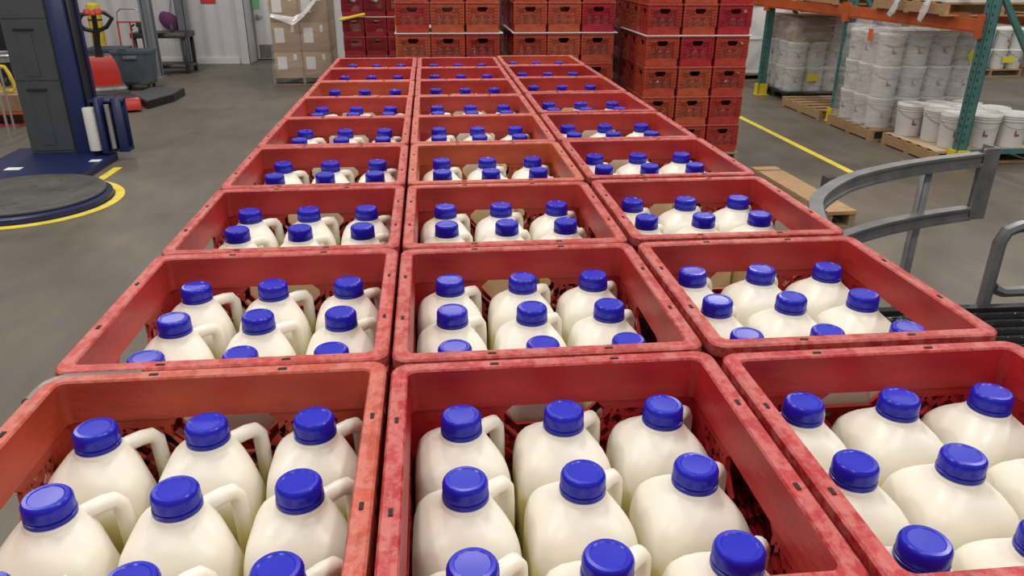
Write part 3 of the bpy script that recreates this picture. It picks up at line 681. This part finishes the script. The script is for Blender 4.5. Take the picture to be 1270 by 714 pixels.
# black pallet with buckets and a brown carton
bp_ = thing('black_plastic_pallet', (5.75, 10.95, 0), 0, 'black plastic pallet under the far wrapped bucket load', 'pallet')
MB().cbox(-.6, -.53, .09, .6, .53, .13, .01).build('deck', M['black'], bp_)
for a in (-.5, 0, .5):
    for b in (-.43, 0, .43): MB().cbox(a-.08, b-.08, 0, a+.08, b+.08, .09, .01).build('foot', M['black'], bp_)
bucket_load(5.18, 10.47, 4, 3, 2, .131, 'in the far wrapped load', -.2, .295)
for i in range(2):
    cb = thing('cardboard_box', (5.50+i*.58, 10.95, .131+2*.353+.001), 0, '%s brown carton on top of the far wrapped bucket load' % ('left' if i == 0 else 'right'), 'box', 'cartons over the far wrapped buckets')
    MB().cbox(-.285, -.45, 0, .285, .45, .36, .006).build('carton', M['card'] if i == 0 else M['white'], cb)
film_box(5.17, 10.46, 6.37, 11.42, .132, 1.17, M['film'], 'clear film wrapped around the far bucket load on the black pallet', 6)
tag(MB().box(5.44, 10.405, .29, 5.62, 10.408, .39).build('yellow_label', M['sticker'], smooth=False), 'yellow label on the far wrapped bucket load', 'label')
# white wrapped load and blue box beyond
wp_ = thing('wrapped_white_load', (5.60, 13.0, 0), 0, 'pale plastic-wrapped load standing beyond the farthest rack upright', 'pallet load')
MB().cbox(-.58, -.55, .13, .62, .55, 1.75, .05).build('wrapped_goods', M['white'], wp_)
for zz in (.14, .7, 1.24): MB().cbox(-.6, -.57, zz, .64, .57, zz+.05, .02).build('film_band', M['filmthick'], wp_)
MB().box(-.6, -.55, 0, .62, .55, .03).box(-.6, -.55, .1, .62, .55, .129).box(-.6, -.5, .03, -.5, .5, .1).box(.5, -.5, .03, .62, .5, .1).build('skid', M['woodold'], wp_, smooth=False)
tag(MB().cbox(6.25, 12.2, .0, 7.5, 13.4, 1.30, .03).build('blue_container', M['brightblue']), 'blue container glimpsed behind the far wrapped load', 'container')

# pallets resting on the beams
def goods(x, y, sy, lab, seed, h=.5):
    p = pallet(1.22, sy, .13, M['wood']); p.location = (x, y, 1.4205); tag(p, 'wooden pallet on the orange beams %s' % lab, 'pallet')
    e = thing('white_sacks', (x, y, 1.551), 0, 'white wrapped goods on the beam-level pallet %s' % lab, 'pallet load')
    MB().cbox(-.57, -sy/2+.03, 0, .57, sy/2-.03, h, .05).build('wrapped_goods', M['white'], e)
    return e
goods(5.6, 7.52, 1.35, 'above the loose buckets', 1); goods(5.6, 10.0, 1.9, 'above the empty pallet', 2)
crumple('hanging_film', M['filmthick'], [(4.94, 7.10, 1.60), (4.93, 7.12, 1.50), (4.92, 7.15, 1.42), (4.92, 7.17, 1.36)], [.05, .05, .04, .015], 'ragged white film hanging over the orange beam', 9)
crumple('hanging_film', M['filmthick'], [(4.94, 7.62, 1.60), (4.93, 7.64, 1.54), (4.92, 7.67, 1.44), (4.92, 7.75, 1.38)], [.06, .07, .05, .02], 'larger tuft of white film hanging over the orange beam at its left', 10)

# the far aisle: another rack row with buckets
p4 = pallet(1.2, 1.2, .13, M['wood']); p4.location = (10.1, 13.3, 0); tag(p4, 'wooden pallet with white buckets across the far aisle', 'pallet')
bucket_load(9.5, 12.72, 4, 2, 2, .131, 'on the pallet across the far aisle', .3, .314)
tag(MB().box(10.27, 12.70, .25, 10.5, 12.705, .36).build('yellow_label', M['sticker'], smooth=False), 'yellow label on the buckets across the far aisle', 'label')
p5 = pallet(1.2, 1.2, .13, M['woodold']); p5.location = (11.6, 13.0, 0); tag(p5, 'second wooden pallet across the far aisle, at the right edge', 'pallet')
bucket_load(11.02, 12.42, 3, 2, 2, .131, 'on the right-hand pallet across the far aisle', .3, .314)
fr2 = thing('storage_rack', (9.2, 14.2, 0), 0, 'far rack with red beams across the aisle behind the buckets', 'storage rack')
for xx in (0, 2.9): MB().box(xx-.05, -.05, 0, xx+.05, .05, 3).build('upright', M['teal'], fr2, smooth=False)
MB().box(.05, -.03, 1.15, 2.85, .03, 1.30).build('beam', M['orange'], fr2, smooth=False)

# ------------------------------------------------------------------ wooden skid, guard rail, conveyor at right of the block
sk = thing('wooden_skid', (2.99, 5.36, 0), .03, 'narrow wooden skid lying on the floor right of the crate block', 'skid')
sb = MB()
sb.box(-.12, -.70, .115, .12, .55, .14); sb.build('top_board', M['wood'], sk, smooth=False)
MB().box(-.12, -.71, .113, .12, -.60, .1415).build('end_board', M['wood'], sk, smooth=False); MB().box(-.12, .58, .113, .12, .70, .1415).build('end_board', M['wood'], sk, smooth=False)
MB().box(-.12, -.70, .02, -.07, .70, .113).box(.07, -.70, .02, .12, .70, .113).box(-.12, -.70, 0, .12, -.58, .02).box(-.12, .58, 0, .12, .70, .02).build('runner', M['woodold'], sk, smooth=False)
tag(MB().cbox(3.08, 4.98, .142, 3.17, 5.07, .32, .006).build('wooden_block', M['darkwood']), 'small dark brown block standing on the wooden skid', 'block').location = (-.06, 0, 0)

gr = thing('guard_rail', (2.2, 2.58, 0), 0, 'grey steel guard rail with curved end and square end plate', 'guard rail')
def railpath(z, e=0):
    K = [(1.22, 1.72), (1.32, 1.96), (1.43, 2.11), (1.58, 2.26), (1.73, 2.37), (1.96, 2.49), (2.22, 2.59), (2.46, 2.66), (2.50, 2.67)]
    out = []
    for i in range(len(K)-1):
        for k in range(3):
            f = k/3; p0 = K[max(i-1, 0)]; p1_ = K[i]; p2_ = K[i+1]; p3_ = K[min(i+2, len(K)-1)]
            out.append(tuple(.5*((2*p1_[d])+(-p0[d]+p2_[d])*f+(2*p0[d]-5*p1_[d]+4*p2_[d]-p3_[d])*f*f+(-p0[d]+3*p1_[d]-3*p2_[d]+p3_[d])*f**3) for d in (0, 1)))
    out.append(K[-1]); return [(x-2.2, y-2.58, z) for x, y in out]
def channel(z0, z1):
    pth = railpath(0); lps = []
    for i, pnt in enumerate(pth):
        a = Vector(pth[max(i-1, 0)]); b = Vector(pth[min(i+1, len(pth)-1)]); d = (b-a).normalized(); n = Vector((d.y, -d.x, 0)); q0 = Vector(pnt)
        prof = [(-.025, z0), (.025, z0), (.025, z0+.012), (.012, z0+.016), (.012, z1-.016), (.025, z1-.012), (.025, z1), (-.025, z1)]
        lps.append([q0+n*o+Vector((0, 0, z)) for o, z in prof])
    return MB().loft(lps)
channel(1.005, 1.07).build('top_rail', M['steel'], gr); channel(.735, .80).build('lower_rail', M['steel'], gr)
MB().cbox(-.005, .028, 0, .032, .075, 1.03, .004).build('post', M['steel'], gr)
MB().cbox(-.07, -.04, 0, .10, .15, .012, .004).build('base_foot', M['steel'], gr)
ep = MB().box(.315, .055, .73, .42, .065, 1.085).box(.315, .04, .73, .325, .07, 1.085).box(.41, .06, .73, .42, .16, 1.085); ep.tf(Matrix.Rotation(.12, 4, 'Z')); ep.build('end_plate', M['steel'], gr, smooth=False)

cv = thing('roller_conveyor', (2.35, 1.6, 0), -.02, 'low glossy black roller conveyor at the right edge beside the crates', 'conveyor')
MB().box(-.62, .50, .36, 1.4, .54, .52).box(-.62, -1.0, .36, 1.4, -.96, .52).box(-.62, -1.0, .36, -.58, .54, .50).build('side_frame', M['black'], cv, smooth=False)
for k in range(20):
    y = -.92+k*.0735
    MB().lathe([(.005, -.99), (.030, -.99), (.030, .99), (.005, .99)], 14).tf(Matrix.Translation((.41, y, .478)) @ Matrix.Rotation(PI/2, 4, 'Y')).build('roller', M['blackwet'], cv)
for x in (-.58, 1.3):
    for y in (-.97, .50): MB().box(x, y, 0, x+.06, y+.05, .36).build('leg', M['black'], cv, smooth=False)
hp = thing('steel_hoop_bracket', (2.34, 2.22, 0), 0, 'grey steel hoop bracket standing behind the black conveyor', 'bracket')
MB().tube([(0, 0, 0), (0, 0, .78), (.02, 0, .83), (.07, 0, .85), (.40, 0, .85)], .028, 8, 1).build('hoop', M['steel'], hp)
MB().tube([(.03, 0, .56), (.08, 0, .54), (.40, 0, .54)], .026, 8).build('lower_bar', M['steel'], hp)

for o in list(bpy.data.objects):
    if '_used' in o: del o['_used']
